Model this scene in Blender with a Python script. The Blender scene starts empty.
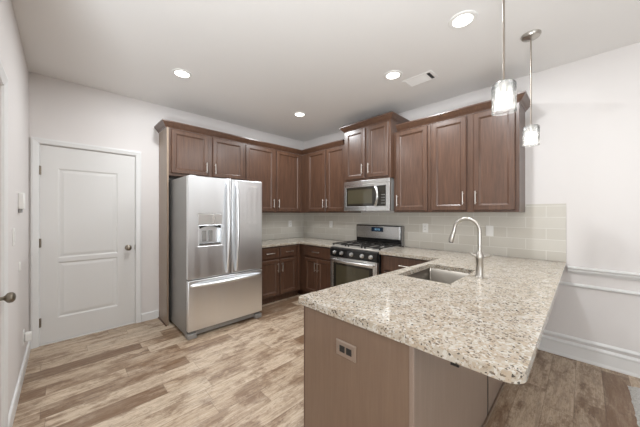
import bpy, bmesh, math, random
from mathutils import Vector, Matrix
random.seed(7)
scn = bpy.context.scene
COL = scn.collection

# ------------------------------------------------------------------ camera
cam_d = bpy.data.cameras.new('camera')
cam_d.sensor_width = 36.0
cam_d.lens = 260.37 / 640 * 36
cam_d.clip_start = 0.02
cam = bpy.data.objects.new('camera', cam_d)
COL.objects.link(cam)
cam.location = (3.848, -3.3535, 1.3385)
cam.rotation_euler = (math.radians(90.0), 0, math.radians(45.38))
scn.camera = cam

# ------------------------------------------------------------------ world, exposure
w = bpy.data.worlds.new('world'); scn.world = w; w.use_nodes = True
w.node_tree.nodes['Background'].inputs[0].default_value = (0.93, 0.96, 1.0, 1)
w.node_tree.nodes['Background'].inputs[1].default_value = 1.0
scn.view_settings.view_transform = 'Standard'
scn.view_settings.look = 'None'
scn.view_settings.exposure = 0.4
scn.view_settings.gamma = 1.0
scn.view_settings.use_curve_mapping = False

# room extents
XR, YR, XL, YL, H = 7.4, -7.6, 2.62, -3.595, 2.74
# windows of the living area behind the camera: (axis, plane, a0, a1, z0, z1)
WINS = [('y', YR, 3.3, 4.9, 0.5, 2.3), ('y', YR, 5.4, 7.0, 0.5, 2.3),
        ('x', XR, -7.2, -5.7, 0.5, 2.3), ('x', XR, -5.4, -3.5, 0.1, 2.3)]
WIN_E = [3, 2, 28, 30]
for (ax, pl, a0, a1, z0, z1), e in zip(WINS, WIN_E):       # daylight through those windows
    ld = bpy.data.lights.new('window_daylight', 'AREA'); ld.shape = 'RECTANGLE'
    ld.size = a1 - a0; ld.size_y = z1 - z0; ld.energy = e; ld.color = (0.88, 0.95, 1.0)
    lo = bpy.data.objects.new('window_daylight', ld); COL.objects.link(lo)
    m = (a0 + a1) / 2; zc = (z0 + z1) / 2
    if ax == 'y':
        lo.location = (m, pl - 0.14, zc); lo.rotation_euler = (math.radians(90), 0, 0)
    else:
        lo.location = (pl + 0.14, m, zc); lo.rotation_euler = (math.radians(90), 0, math.radians(90))
bl = bpy.data.lights.new('ceiling_bounce_light', 'AREA'); bl.shape = 'DISK'; bl.size = 0.5; bl.energy = 98; bl.color = (0.88, 0.95, 1.0)   # added fill without a fixture, bounced off the ceiling behind the camera
bo = bpy.data.objects.new('ceiling_bounce_light', bl); COL.objects.link(bo); bo.location = (4.1, -4.0, 0.8); bo.rotation_euler = (math.radians(180), 0, 0)
DOWN_E, PEND_E = 14, 0.5

# ------------------------------------------------------------------ materials
def new_mat(name, col=(0.8, 0.8, 0.8), rough=0.5, metal=0.0, **kw):
    m = bpy.data.materials.new(name); m.use_nodes = True
    b = m.node_tree.nodes['Principled BSDF']
    b.inputs['Base Color'].default_value = (*col, 1)
    b.inputs['Roughness'].default_value = rough
    b.inputs['Metallic'].default_value = metal
    for k, v in kw.items():
        b.inputs[k.replace('_', ' ')].default_value = v
    return m
def srgb(r, g, b):
    f = lambda c: (c / 255 / 12.92) if c / 255 <= 0.04045 else ((c / 255 + 0.055) / 1.055) ** 2.4
    return (f(r), f(g), f(b))
class NT:
    def __init__(s, m):
        s.t = m.node_tree; s.b = s.t.nodes['Principled BSDF']
    def n(s, typ, ins=None, **props):
        nd = s.t.nodes.new(typ)
        for k, v in props.items(): setattr(nd, k, v)
        for k, v in (ins or {}).items():
            if isinstance(v, bpy.types.NodeSocket): s.t.links.new(v, nd.inputs[k])
            else: nd.inputs[k].default_value = v
        return nd
    def link(s, a, name): s.t.links.new(a, s.b.inputs[name])
    def coord(s, scale=(1, 1, 1), rot=(0, 0, 0)):
        tc = s.n('ShaderNodeTexCoord')
        return s.n('ShaderNodeMapping', {'Vector': tc.outputs['Object'], 'Scale': scale, 'Rotation': rot}).outputs[0]
    def math(s, op, a, b=0.0, c=None):
        ins = {0: a, 1: b}
        if c is not None: ins[2] = c
        return s.n('ShaderNodeMath', ins, operation=op).outputs[0]
    def noise(s, vec, scale, detail=4, rough=0.55):
        return s.n('ShaderNodeTexNoise', {'Vector': vec, 'Scale': scale, 'Detail': detail, 'Roughness': rough}).outputs['Fac']
    def ramp(s, fac, stops, interp='LINEAR'):
        r = s.n('ShaderNodeValToRGB', {'Fac': fac}); cr = r.color_ramp; cr.interpolation = interp
        while len(cr.elements) < len(stops): cr.elements.new(0.5)
        for e, (p, c) in zip(cr.elements, stops):
            e.position = p; e.color = (*c, 1) if len(c) == 3 else c
        return r.outputs[0]
    def mix(s, fac, a, b, blend='MIX'):
        m = s.n('ShaderNodeMix', {0: fac, 6: a, 7: b}, data_type='RGBA', blend_type=blend)
        return m.outputs[2]
    def bump(s, h, strength=0.1, dist=0.01):
        s.link(s.n('ShaderNodeBump', {'Height': h, 'Strength': strength, 'Distance': dist}).outputs[0], 'Normal')

def paint(name, rgb, rough=0.6, tex=0.02):
    m = new_mat(name, srgb(*rgb), rough); t = NT(m)
    t.bump(t.noise(t.coord(), 180, 2), tex, 0.004)
    return m
M = {}
M['wall'] = paint('wall_paint', (225, 220, 217), 0.65, 0.05)
M['ceiling'] = paint('ceiling_paint', (234, 231, 228), 0.8, 0.06)
M['trim'] = paint('trim_paint', (228, 227, 225), 0.35, 0.0)
M['doorpaint'] = paint('door_paint', (222, 220, 217), 0.4, 0.0)
M['plastic'] = new_mat('white_plastic', srgb(236, 234, 230), 0.35)
M['black'] = new_mat('black_plastic', srgb(24, 23, 23), 0.35)
M['dark'] = new_mat('dark_gap', srgb(30, 27, 25), 0.7)
M['iron'] = new_mat('cast_iron', srgb(38, 35, 33), 0.55)
M['enamel'] = new_mat('black_enamel', srgb(28, 27, 27), 0.12)
M['blackglass'] = new_mat('dark_glass', srgb(44, 40, 34), 0.06)
M['ovenglass'] = new_mat('oven_window_glass', srgb(74, 68, 52), 0.07)  # the olive reflection in the appliance windows is put into this colour
M['nickel'] = new_mat('brushed_nickel', srgb(190, 185, 178), 0.3, 1.0)
M['knobmetal'] = new_mat('satin_nickel_knob', srgb(146, 137, 124), 0.28, 1.0)
M['rod'] = new_mat('pendant_rod_nickel', srgb(150, 140, 130), 0.42, 1.0)
M['chrome'] = new_mat('pull_metal', srgb(228, 224, 218), 0.3, 1.0)
M['bronze'] = new_mat('bronze_plate', srgb(176, 160, 148), 0.3, 0.7)
M['greypaint'] = new_mat('grey_appliance_paint', srgb(150, 148, 145), 0.4, 0.3)
M['display'] = new_mat('display_panel', srgb(30, 44, 60), 0.1)
M['digits'] = new_mat('display_digits', srgb(120, 170, 200), 0.3, 0, Emission_Color=(0.35, 0.6, 0.8, 1), Emission_Strength=0.6)
M['ventdark'] = new_mat('vent_shadow', srgb(120, 112, 104), 0.8)

def steel(name, rgb, rough=0.3, wave=0.0):
    m = new_mat(name, srgb(*rgb), rough, 1.0); t = NT(m)
    big = t.noise(t.coord((1, 6, 0.2)), 1.5, 1)
    t.link(t.n('ShaderNodeMapRange', {'Value': big, 1: 0.3, 2: 0.7, 3: rough - 0.04, 4: rough + 0.04}).outputs[0], 'Roughness')
    if wave:                                                  # rolled sheet is never quite flat: soft vertical waviness
        t.bump(t.noise(t.coord((1, 7, 0.12)), 1.4, 1), wave, 0.05)
    m.node_tree.nodes['Principled BSDF'].inputs['Anisotropic'].default_value = 0.0
    return m
M['steel'] = steel('stainless_steel', (222, 221, 219), 0.27)
M['fridgesteel'] = steel('refrigerator_steel', (238, 240, 242), 0.33, 0.10)
M['sinksteel'] = steel('sink_steel', (128, 122, 114), 0.36)
M['cooktop'] = new_mat('cooktop_steel', srgb(200, 194, 186), 0.35, 0.55)

def wood(name, c1, c2, c3, rough=0.36):
    m = new_mat(name, (0.2, 0.1, 0.07), rough); t = NT(m)
    v = t.coord((14, 14, 1.1))
    g = t.noise(v, 2.5, 6, 0.62)
    fine = t.noise(t.coord((90, 90, 3)), 2.0, 3, 0.6)
    blot = t.noise(t.coord((3, 3, 2)), 1.6, 3)
    c = t.ramp(g, [(0.28, srgb(*c1)), (0.52, srgb(*c2)), (0.75, srgb(*c3))])
    c = t.mix(0.35, c, t.ramp(fine, [(0.35, srgb(*c1)), (0.65, srgb(*c3))]))
    c = t.mix(t.math('MULTIPLY', blot, 0.35), c, (*srgb(*c3), 1))
    t.link(c, 'Base Color')
    t.bump(fine, 0.05, 0.002)
    m.node_tree.nodes['Principled BSDF'].inputs['Specular IOR Level'].default_value = 0.5
    m.node_tree.nodes['Principled BSDF'].inputs['Coat Weight'].default_value = 0.3
    m.node_tree.nodes['Principled BSDF'].inputs['Coat Roughness'].default_value = 0.24
    return m
M['wood'] = wood('stained_maple', (54, 34, 24), (76, 51, 38), (104, 75, 57))
M['sidewood_lit'] = wood('lit_side_panel', (136, 116, 98), (144, 124, 106), (152, 132, 114), 0.42)  # cabinet wood made paler: the stronger light on this panel is in its colour
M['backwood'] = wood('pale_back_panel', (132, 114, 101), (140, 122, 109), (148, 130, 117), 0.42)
M['endwood'] = wood('laminate_end_panel', (112, 90, 74), (120, 98, 81), (128, 106, 89), 0.42)

# floor planks along Y
def floor_mat():
    m = new_mat('wood_plank_floor', (0.4, 0.3, 0.2), 0.38); t = NT(m)
    tc = t.n('ShaderNodeTexCoord'); sx = t.n('ShaderNodeSeparateXYZ', {0: tc.outputs['Object']})
    x, y = sx.outputs[0], sx.outputs[1]
    PW, PL = 0.152, 0.92
    xs = t.math('DIVIDE', x, PW); ci = t.math('FLOOR', xs); fx = t.math('FRACT', xs)
    rn = t.n('ShaderNodeTexWhiteNoise', {'W': ci}, noise_dimensions='1D').outputs['Value']
    ys = t.math('ADD', t.math('DIVIDE', y, PL), t.math('MULTIPLY', rn, 7.3)); si = t.math('FLOOR', ys); fy = t.math('FRACT', ys)
    cv = t.n('ShaderNodeCombineXYZ', {0: ci, 1: si})
    wn = t.n('ShaderNodeTexWhiteNoise', {'Vector': cv.outputs[0]}, noise_dimensions='3D')
    val = wn.outputs['Value']
    # shift the grain per plank
    sh = t.n('ShaderNodeVectorMath', {0: wn.outputs['Color'], 1: (9, 9, 9)}, operation='MULTIPLY').outputs[0]
    pv = t.n('ShaderNodeVectorMath', {0: tc.outputs['Object'], 1: sh}, operation='ADD').outputs[0]
    grain = t.noise(t.n('ShaderNodeMapping', {'Vector': pv, 'Scale': (17, 2.0, 1)}).outputs[0], 1.6, 7, 0.68)
    mot = t.noise(t.n('ShaderNodeMapping', {'Vector': pv, 'Scale': (5.5, 2.6, 1)}).outputs[0], 1.3, 7, 0.74)
    knot = t.noise(t.n('ShaderNodeMapping', {'Vector': pv, 'Scale': (13, 7, 1)}).outputs[0], 2.2, 6, 0.78)
    base = t.ramp(val, [(0.0, srgb(112, 90, 71)), (0.15, srgb(132, 110, 90)), (0.3, srgb(172, 149, 124)), (0.65, srgb(192, 171, 147)), (1.0, srgb(206, 189, 167))])
    c = t.mix(0.42, base, t.ramp(grain, [(0.32, srgb(98, 76, 59)), (0.43, srgb(146, 122, 101)), (0.52, srgb(194, 173, 149)), (0.68, srgb(216, 201, 182))]))
    crisp = t.noise(t.n('ShaderNodeMapping', {'Vector': pv, 'Scale': (75, 9, 1)}).outputs[0], 2.0, 5, 0.7)
    c = t.mix(t.math('MULTIPLY', t.ramp(crisp, [(0.5, (0, 0, 0)), (0.62, (1, 1, 1))]), 0.38), c, (*srgb(120, 94, 72), 1))
    c = t.mix(t.math('MULTIPLY', t.ramp(crisp, [(0.34, (1, 1, 1)), (0.44, (0, 0, 0))]), 0.35), c, (*srgb(224, 212, 196), 1))
    edge = t.math('SUBTRACT', 0.51, t.math('MULTIPLY', t.ramp(val, [(0.0, (1,) * 3), (0.3, (0.3,) * 3), (0.8, (0.0,) * 3)]), 0.16))
    stain = t.math('MULTIPLY', t.math('SUBTRACT', mot, edge), 11.0)
    stain = t.n('ShaderNodeClamp', {0: stain}).outputs[0]
    stain = t.math('MULTIPLY', stain, t.n('ShaderNodeMapRange', {'Value': grain, 1: 0.3, 2: 0.65, 3: 1.0, 4: 0.55}).outputs[0])
    c = t.mix(t.math('MULTIPLY', stain, 0.85), c, (*srgb(112, 82, 57), 1))
    c = t.mix(t.math('MULTIPLY', t.ramp(knot, [(0.57, (0, 0, 0)), (0.66, (1, 1, 1))]), 0.5), c, (*srgb(92, 70, 54), 1))
    # seams
    ex = t.math('MINIMUM', fx, t.math('SUBTRACT', 1.0, fx)); ey = t.math('MINIMUM', fy, t.math('SUBTRACT', 1.0, fy))
    seam = t.math('MAXIMUM', t.math('LESS_THAN', ex, 0.011), t.math('LESS_THAN', ey, 0.0018))
    c = t.mix(t.math('MULTIPLY', seam, 0.45), c, (*srgb(92, 70, 54), 1))
    t.link(c, 'Base Color')
    t.link(t.n('ShaderNodeMapRange', {'Value': grain, 3: 0.30, 4: 0.46}).outputs[0], 'Roughness')
    t.bump(t.math('SUBTRACT', grain, seam), 0.12, 0.002)
    return m
M['floor'] = floor_mat()

def granite_mat():
    m = new_mat('speckled_granite', (0.6, 0.5, 0.4), 0.08); t = NT(m)
    v = t.coord()
    warp = t.n('ShaderNodeVectorMath', {0: v, 1: t.n('ShaderNodeVectorMath', {0: t.n('ShaderNodeTexNoise', {'Vector': v, 'Scale': 60.0, 'Detail': 3}).outputs['Color'], 1: (0.012, 0.012, 0.012)}, operation='MULTIPLY').outputs[0]}, operation='ADD').outputs[0]
    cloud = t.noise(warp, 16, 5, 0.65)
    c = t.ramp(cloud, [(0.3, srgb(154, 141, 124)), (0.45, srgb(172, 161, 146)), (0.6, srgb(184, 176, 164)), (0.78, srgb(192, 187, 179))])
    vor = t.n('ShaderNodeTexVoronoi', {'Vector': warp, 'Scale': 120.0})
    h = t.n('ShaderNodeSeparateColor', {0: vor.outputs['Color']})
    c = t.mix(t.math('MULTIPLY', t.math('GREATER_THAN', h.outputs[0], 0.76), 0.6), c, (*srgb(168, 149, 127), 1))
    c = t.mix(t.math('MULTIPLY', t.math('GREATER_THAN', h.outputs[1], 0.88), 0.6), c, (*srgb(132, 114, 94), 1))
    c = t.mix(t.math('MULTIPLY', t.math('GREATER_THAN', h.outputs[2], 0.80), 0.7), c, (*srgb(198, 194, 186), 1))
    vor2 = t.n('ShaderNodeTexVoronoi', {'Vector': warp, 'Scale': 150.0})
    h2 = t.n('ShaderNodeSeparateColor', {0: vor2.outputs['Color']})
    clus = t.math('GREATER_THAN', t.noise(v, 22, 3), 0.5)
    d = t.math('MULTIPLY', t.math('GREATER_THAN', h2.outputs[0], 0.86), clus)
    c = t.mix(t.math('MULTIPLY', d, 0.8), c, (*srgb(92, 78, 66), 1))
    d2 = t.math('MULTIPLY', t.math('GREATER_THAN', h2.outputs[1], 0.965), 1.0)
    c = t.mix(t.math('MULTIPLY', d2, 0.9), c, (*srgb(60, 54, 50), 1))
    t.link(c, 'Base Color')
    return m
M['granite'] = granite_mat()

def tile_mat(axis):
    m = new_mat('backsplash_tile_' + axis, (0.6, 0.58, 0.55), 0.16); t = NT(m)
    tc = t.n('ShaderNodeTexCoord'); s = t.n('ShaderNodeSeparateXYZ', {0: tc.outputs['Object']})
    u = s.outputs[0] if axis == 'x' else s.outputs[1]
    vec = t.n('ShaderNodeCombineXYZ', {0: t.math('ADD', u, 10.0 - (3.416 % 0.315) + 0.315 * 0.2 if axis == 'x' else 10.0), 1: s.outputs[2]}).outputs[0]
    br = t.n('ShaderNodeTexBrick', {'Vector': vec, 'Color1': (*srgb(200, 194, 183), 1), 'Color2': (*srgb(208, 203, 193), 1), 'Mortar': (*srgb(228, 225, 218), 1),
             'Scale': 1.0, 'Mortar Size': 0.0022, 'Mortar Smooth': 0.1, 'Bias': 0.0, 'Brick Width': 0.315, 'Row Height': 0.1085}, offset=0.5)
    t.link(br.outputs['Color'], 'Base Color')
    t.link(t.n('ShaderNodeMapRange', {'Value': br.outputs['Fac'], 3: 0.34, 4: 0.7}).outputs[0], 'Roughness')
    t.bump(t.math('SUBTRACT', 1.0, br.outputs['Fac']), 0.3, 0.002)
    return m
M['tileA'] = tile_mat('y'); M['tileB'] = tile_mat('x')

def rug_mat():
    m = new_mat('shaggy_rug', srgb(214, 210, 204), 0.95); t = NT(m)
    n = t.noise(t.coord(), 90, 4, 0.7)
    t.link(t.ramp(n, [(0.3, srgb(186, 182, 176)), (0.6, srgb(226, 223, 218))]), 'Base Color'); t.bump(n, 0.9, 0.02)
    return m
M['rug'] = rug_mat()

def glass_mat():
    m = bpy.data.materials.new('crackled_glass'); m.use_nodes = True
    t = m.node_tree; t.nodes.clear()
    out = t.nodes.new('ShaderNodeOutputMaterial'); tr = t.nodes.new('ShaderNodeBsdfTransparent'); gl = t.nodes.new('ShaderNodeBsdfGlossy')
    tl = t.nodes.new('ShaderNodeBsdfTranslucent'); tl.inputs[0].default_value = (0.95, 0.95, 0.95, 1)
    tr.inputs[0].default_value = (0.96, 0.97, 0.97, 1); gl.inputs['Roughness'].default_value = 0.08
    tc = t.nodes.new('ShaderNodeTexCoord'); vo = t.nodes.new('ShaderNodeTexVoronoi'); vo.feature = 'DISTANCE_TO_EDGE'; vo.inputs['Scale'].default_value = 90
    mp = t.nodes.new('ShaderNodeMapping'); mp.inputs['Scale'].default_value = (1, 1, 1.6)
    t.links.new(tc.outputs['Object'], mp.inputs[0]); t.links.new(mp.outputs[0], vo.inputs['Vector'])
    mr = t.nodes.new('ShaderNodeMapRange'); mr.inputs[1].default_value = 0.0; mr.inputs[2].default_value = 0.18; mr.inputs[3].default_value = 0.30; mr.inputs[4].default_value = 0.03
    t.links.new(vo.outputs['Distance'], mr.inputs[0])
    bp = t.nodes.new('ShaderNodeBump'); bp.inputs['Strength'].default_value = 0.5; bp.inputs['Distance'].default_value = 0.004
    t.links.new(vo.outputs['Distance'], bp.inputs['Height']); t.links.new(bp.outputs[0], gl.inputs['Normal'])
    lw = t.nodes.new('ShaderNodeLayerWeight'); lw.inputs[0].default_value = 0.2
    m1 = t.nodes.new('ShaderNodeMixShader'); m2 = t.nodes.new('ShaderNodeMixShader')
    t.links.new(mr.outputs[0], m1.inputs[0]); t.links.new(tr.outputs[0], m1.inputs[1]); t.links.new(tl.outputs[0], m1.inputs[2])
    t.links.new(lw.outputs['Fresnel'], m2.inputs[0]); t.links.new(m1.outputs[0], m2.inputs[1]); t.links.new(gl.outputs[0], m2.inputs[2])
    t.links.new(m2.outputs[0], out.inputs[0])
    return m
M['glass'] = glass_mat()
def emit(name, col, s):
    m = new_mat(name, (0.9, 0.9, 0.9), 0.4); b = m.node_tree.nodes['Principled BSDF']
    b.inputs['Emission Color'].default_value = (*col, 1); b.inputs['Emission Strength'].default_value = s
    return m
M['lens'] = emit('downlight_lens', (1, 0.97, 0.92), 3.5)
M['bulb'] = emit('lamp_bulb', (1, 0.96, 0.9), 8)

# ------------------------------------------------------------------ mesh helpers
class MB:
    def __init__(s): s.bm = bmesh.new()
    def box(s, x0, x1, y0, y1, z0, z1):
        x0, x1 = sorted((x0, x1)); y0, y1 = sorted((y0, y1)); z0, z1 = sorted((z0, z1))
        v = [s.bm.verts.new(p) for p in ((x0, y0, z0), (x1, y0, z0), (x1, y1, z0), (x0, y1, z0), (x0, y0, z1), (x1, y0, z1), (x1, y1, z1), (x0, y1, z1))]
        for f in ((3, 2, 1, 0), (4, 5, 6, 7), (0, 1, 5, 4), (1, 2, 6, 5), (2, 3, 7, 6), (3, 0, 4, 7)): s.bm.faces.new([v[i] for i in f])
        return s
    def rings(s, loops, cap0=True, cap1=True):
        """loops: list of equally long lists of points, joined in order."""
        L = [[s.bm.verts.new(p) for p in lp] for lp in loops]
        n = len(L[0])
        for a, b in zip(L, L[1:]):
            for i in range(n): s.bm.faces.new((a[i], a[(i + 1) % n], b[(i + 1) % n], b[i]))
        if cap0: s.bm.faces.new(L[0][::-1])
        if cap1: s.bm.faces.new(L[-1])
        return s
    def panel(s, F, u0, u1, v0, v1, prof):
        """nested rectangles (inset, out) from the back outline to the front centre."""
        return s.rings([[F(u0 + i, v0 + i, w), F(u1 - i, v0 + i, w), F(u1 - i, v1 - i, w), F(u0 + i, v1 - i, w)] for i, w in prof])
    def frame(s, F, u0, u1, v0, v1, h, w0, w1):
        """a slab with a rectangular hole h=(a0,a1,b0,b1)."""
        a0, a1, b0, b1 = h
        o = [(u0, v0), (u1, v0), (u1, v1), (u0, v1)]; i = [(a0, b0), (a1, b0), (a1, b1), (a0, b1)]
        lp = [[F(*p, w0) for p in o], [F(*p, w1) for p in o], [F(*p, w1) for p in i], [F(*p, w0) for p in i]]
        s.rings(lp + [lp[0]], False, False); bmesh.ops.remove_doubles(s.bm, verts=s.bm.verts[:], dist=1e-6)
        return s
    def tube(s, pts, r, n=10, cap=True):
        pts = [Vector(p) for p in pts]; rs = r if isinstance(r, (list, tuple)) else [r] * len(pts)
        loops = []; prev = None
        for k, p in enumerate(pts):
            d = (pts[min(k + 1, len(pts) - 1)] - pts[max(k - 1, 0)]).normalized()
            if prev is None:
                a = Vector((0, 0, 1)) if abs(d.z) < 0.9 else Vector((1, 0, 0)); a = (a - d * a.dot(d)).normalized()
            else: a = (prev - d * prev.dot(d)).normalized()
            prev = a; b = d.cross(a)
            loops.append([p + (a * math.cos(t) + b * math.sin(t)) * rs[k] for t in [2 * math.pi * i / n for i in range(n)]])
        return s.rings(loops, cap, cap)
    def cyl(s, p0, p1, r, n=20, r1=None): return s.tube([p0, p1], [r, r if r1 is None else r1], n)
    def lathe(s, prof, o, axis='z', n=28, cap=(True, True)):
        """prof: (radius, height along axis)."""
        o = Vector(o); ax = {'z': (Vector((1, 0, 0)), Vector((0, 1, 0)), Vector((0, 0, 1))), 'x': (Vector((0, 1, 0)), Vector((0, 0, 1)), Vector((1, 0, 0))),
              '-x': (Vector((0, 0, 1)), Vector((0, 1, 0)), Vector((-1, 0, 0))), 'y': (Vector((0, 0, 1)), Vector((1, 0, 0)), Vector((0, 1, 0))), '-y': (Vector((1, 0, 0)), Vector((0, 0, 1)), Vector((0, -1, 0)))}[axis]
        return s.rings([[o + ax[0] * (r * math.cos(t)) + ax[1] * (r * math.sin(t)) + ax[2] * h for t in [2 * math.pi * i / n for i in range(n)]] for r, h in prof], *cap)
    def sweep(s, prof, path):
        """prof: (out, z); path: 2-D points; out is to the right of travel, mitred."""
        P = [Vector(p) for p in path]; N = []
        seg = [(b - a).normalized() for a, b in zip(P, P[1:])]; nr = [Vector((d.y, -d.x)) for d in seg]
        for k in range(len(P)):
            if k == 0: N.append(nr[0])
            elif k == len(P) - 1: N.append(nr[-1])
            else:
                m = (nr[k - 1] + nr[k]); N.append(m / (1 + nr[k - 1].dot(nr[k])))
        return s.rings([[(p.x + n.x * o, p.y + n.y * o, z) for o, z in prof] for p, n in zip(P, N)])
    def build(s, name, mat, parent=None, bev=0.0, smooth=False, seg=2):
        bmesh.ops.recalc_face_normals(s.bm, faces=s.bm.faces[:])
        off = ORG.get(parent.name, Vector()) if parent else Vector()
        if off.length: bmesh.ops.translate(s.bm, verts=s.bm.verts[:], vec=-off)
        me = bpy.data.meshes.new(name); s.bm.to_mesh(me); s.bm.free()
        me.materials.append(M[mat] if isinstance(mat, str) else mat)
        o = bpy.data.objects.new(name, me); COL.objects.link(o)
        if parent: o.parent = parent
        ORG[o.name] = off
        if bev:
            b = o.modifiers.new('bevel', 'BEVEL'); b.width = bev; b.segments = seg; b.limit_method = 'ANGLE'; b.angle_limit = math.radians(40); b.use_clamp_overlap = True
        if smooth or bev:
            for p in me.polygons: p.use_smooth = True
            try: me.set_sharp_from_angle(angle=math.radians(38))
            except Exception: pass
        return o
ORG = {}
def thing(name, label, cat, loc=(0, 0, 0), group=None):
    o = bpy.data.objects.new(name, None); COL.objects.link(o); o.location = loc; o.empty_display_size = 0.1
    o['label'] = label; o['category'] = cat
    group = group or GROUPS.get(name)
    if group: o['group'] = group
    ORG[o.name] = Vector(loc); return o
GROUPS = {'wall_cabinet': 'brown wall cabinets', 'base_cabinet': 'brown base cabinets', 'wall_outlet': 'wall outlets', 'light_switch': 'wall switches', 'countertop': 'granite countertops', 'crown_molding': 'cabinet crown mouldings', 'tile_backsplash': 'tile backsplashes'}
def tag(o, label, cat, group=None):
    o['label'] = label; o['category'] = cat
    group = group or GROUPS.get(o.name.split('.')[0])
    if group: o['group'] = group
    return o
def struct(o): o['kind'] = 'structure'; return o
def dup(root, loc, label):
    r = root.copy(); COL.objects.link(r); r.location = loc; r['label'] = label
    for ch in list(root.children):
        c = ch.copy(); COL.objects.link(c); c.parent = r
        for g in ch.children:
            d = g.copy(); COL.objects.link(d); d.parent = c
    return r
# wall-facing frames: (u, v, w) -> world
def FX(x0): return lambda u, v, w: (x0 + w, u, v)        # faces +x
def FXn(x0): return lambda u, v, w: (x0 - w, u, v)       # faces -x
def FY(y0): return lambda u, v, w: (u, y0 - w, v)        # faces -y
def FYp(y0): return lambda u, v, w: (u, y0 + w, v)       # faces +y
def FZ(z0): return lambda u, v, w: (u, v, z0 - w)        # faces down

# ------------------------------------------------------------------ setting
def wall(name, F, u0, u1, z0, z1, holes, mat='wall', t=0.10):
    mb = MB(); us = sorted({u0, u1, *[h[0] for h in holes], *[h[1] for h in holes]})
    for a, b in zip(us, us[1:]):
        zz = z0
        for h in sorted([h for h in holes if h[0] < b - 1e-6 and h[1] > a + 1e-6], key=lambda h: h[2]):
            if h[2] > zz: mb.box(*sum(zip(F(a, zz, 0), F(b, h[2], -t)), ()))
            zz = h[3]
        if zz < z1: mb.box(*sum(zip(F(a, zz, 0), F(b, z1, -t)), ()))
    return struct(mb.build(name, mat))
struct(MB().box(-0.1, XR + 0.1, YR - 0.1, 0.1, -0.1, 0).build('floor', 'floor'))
struct(MB().box(-0.1, XR + 0.1, YR - 0.1, 0.1, H, H + 0.1).build('ceiling', 'ceiling'))
D1 = (-3.522, -2.725, 0.0, 2.04)
D2 = (1.605, 2.445, 0.0, 2.04)
wall('wall_back', FX(0), YL - 0.1, 0.1, 0, H, [D1])
wall('wall_right', FY(0), 0.0, XR + 0.1, 0, H, [])
wall('wall_left', FYp(YL), 0.0, XL, 0, H, [D2])
wall('wall_return', FX(XL), YR - 0.1, YL - 0.1, 0, H, [])
wall('wall_rear', FYp(YR), XL, XR + 0.1, 0, H, [(a0, a1, z0, z1) for ax, pl, a0, a1, z0, z1 in WINS if ax == 'y'])
wall('wall_far', FXn(XR), YR, 0.0, 0, H, [(a0, a1, z0, z1) for ax, pl, a0, a1, z0, z1 in WINS if ax == 'x'])
for k, (ax, pl, a0, a1, z0, z1) in enumerate(WINS):
    F = FYp(pl) if ax == 'y' else FXn(pl)
    mb = MB().frame(F, a0 - 0.07, a1 + 0.07, z0 - 0.07, z1 + 0.07, (a0, a1, z0, z1), 0.0, 0.02)
    fr = struct(mb.build(f'window_{k + 1}', 'trim'))
    sash = MB().frame(F, a0, a1, z0, z1, (a0 + 0.05, a1 - 0.05, z0 + 0.05, z1 - 0.05), -0.07, -0.03)
    sash.box(*sum(zip(F((a0 + a1) / 2 - 0.02, z0 + 0.05, -0.065), F((a0 + a1) / 2 + 0.02, z1 - 0.05, -0.035)), ()))
    sash.build('sash', 'trim', fr)

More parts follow.
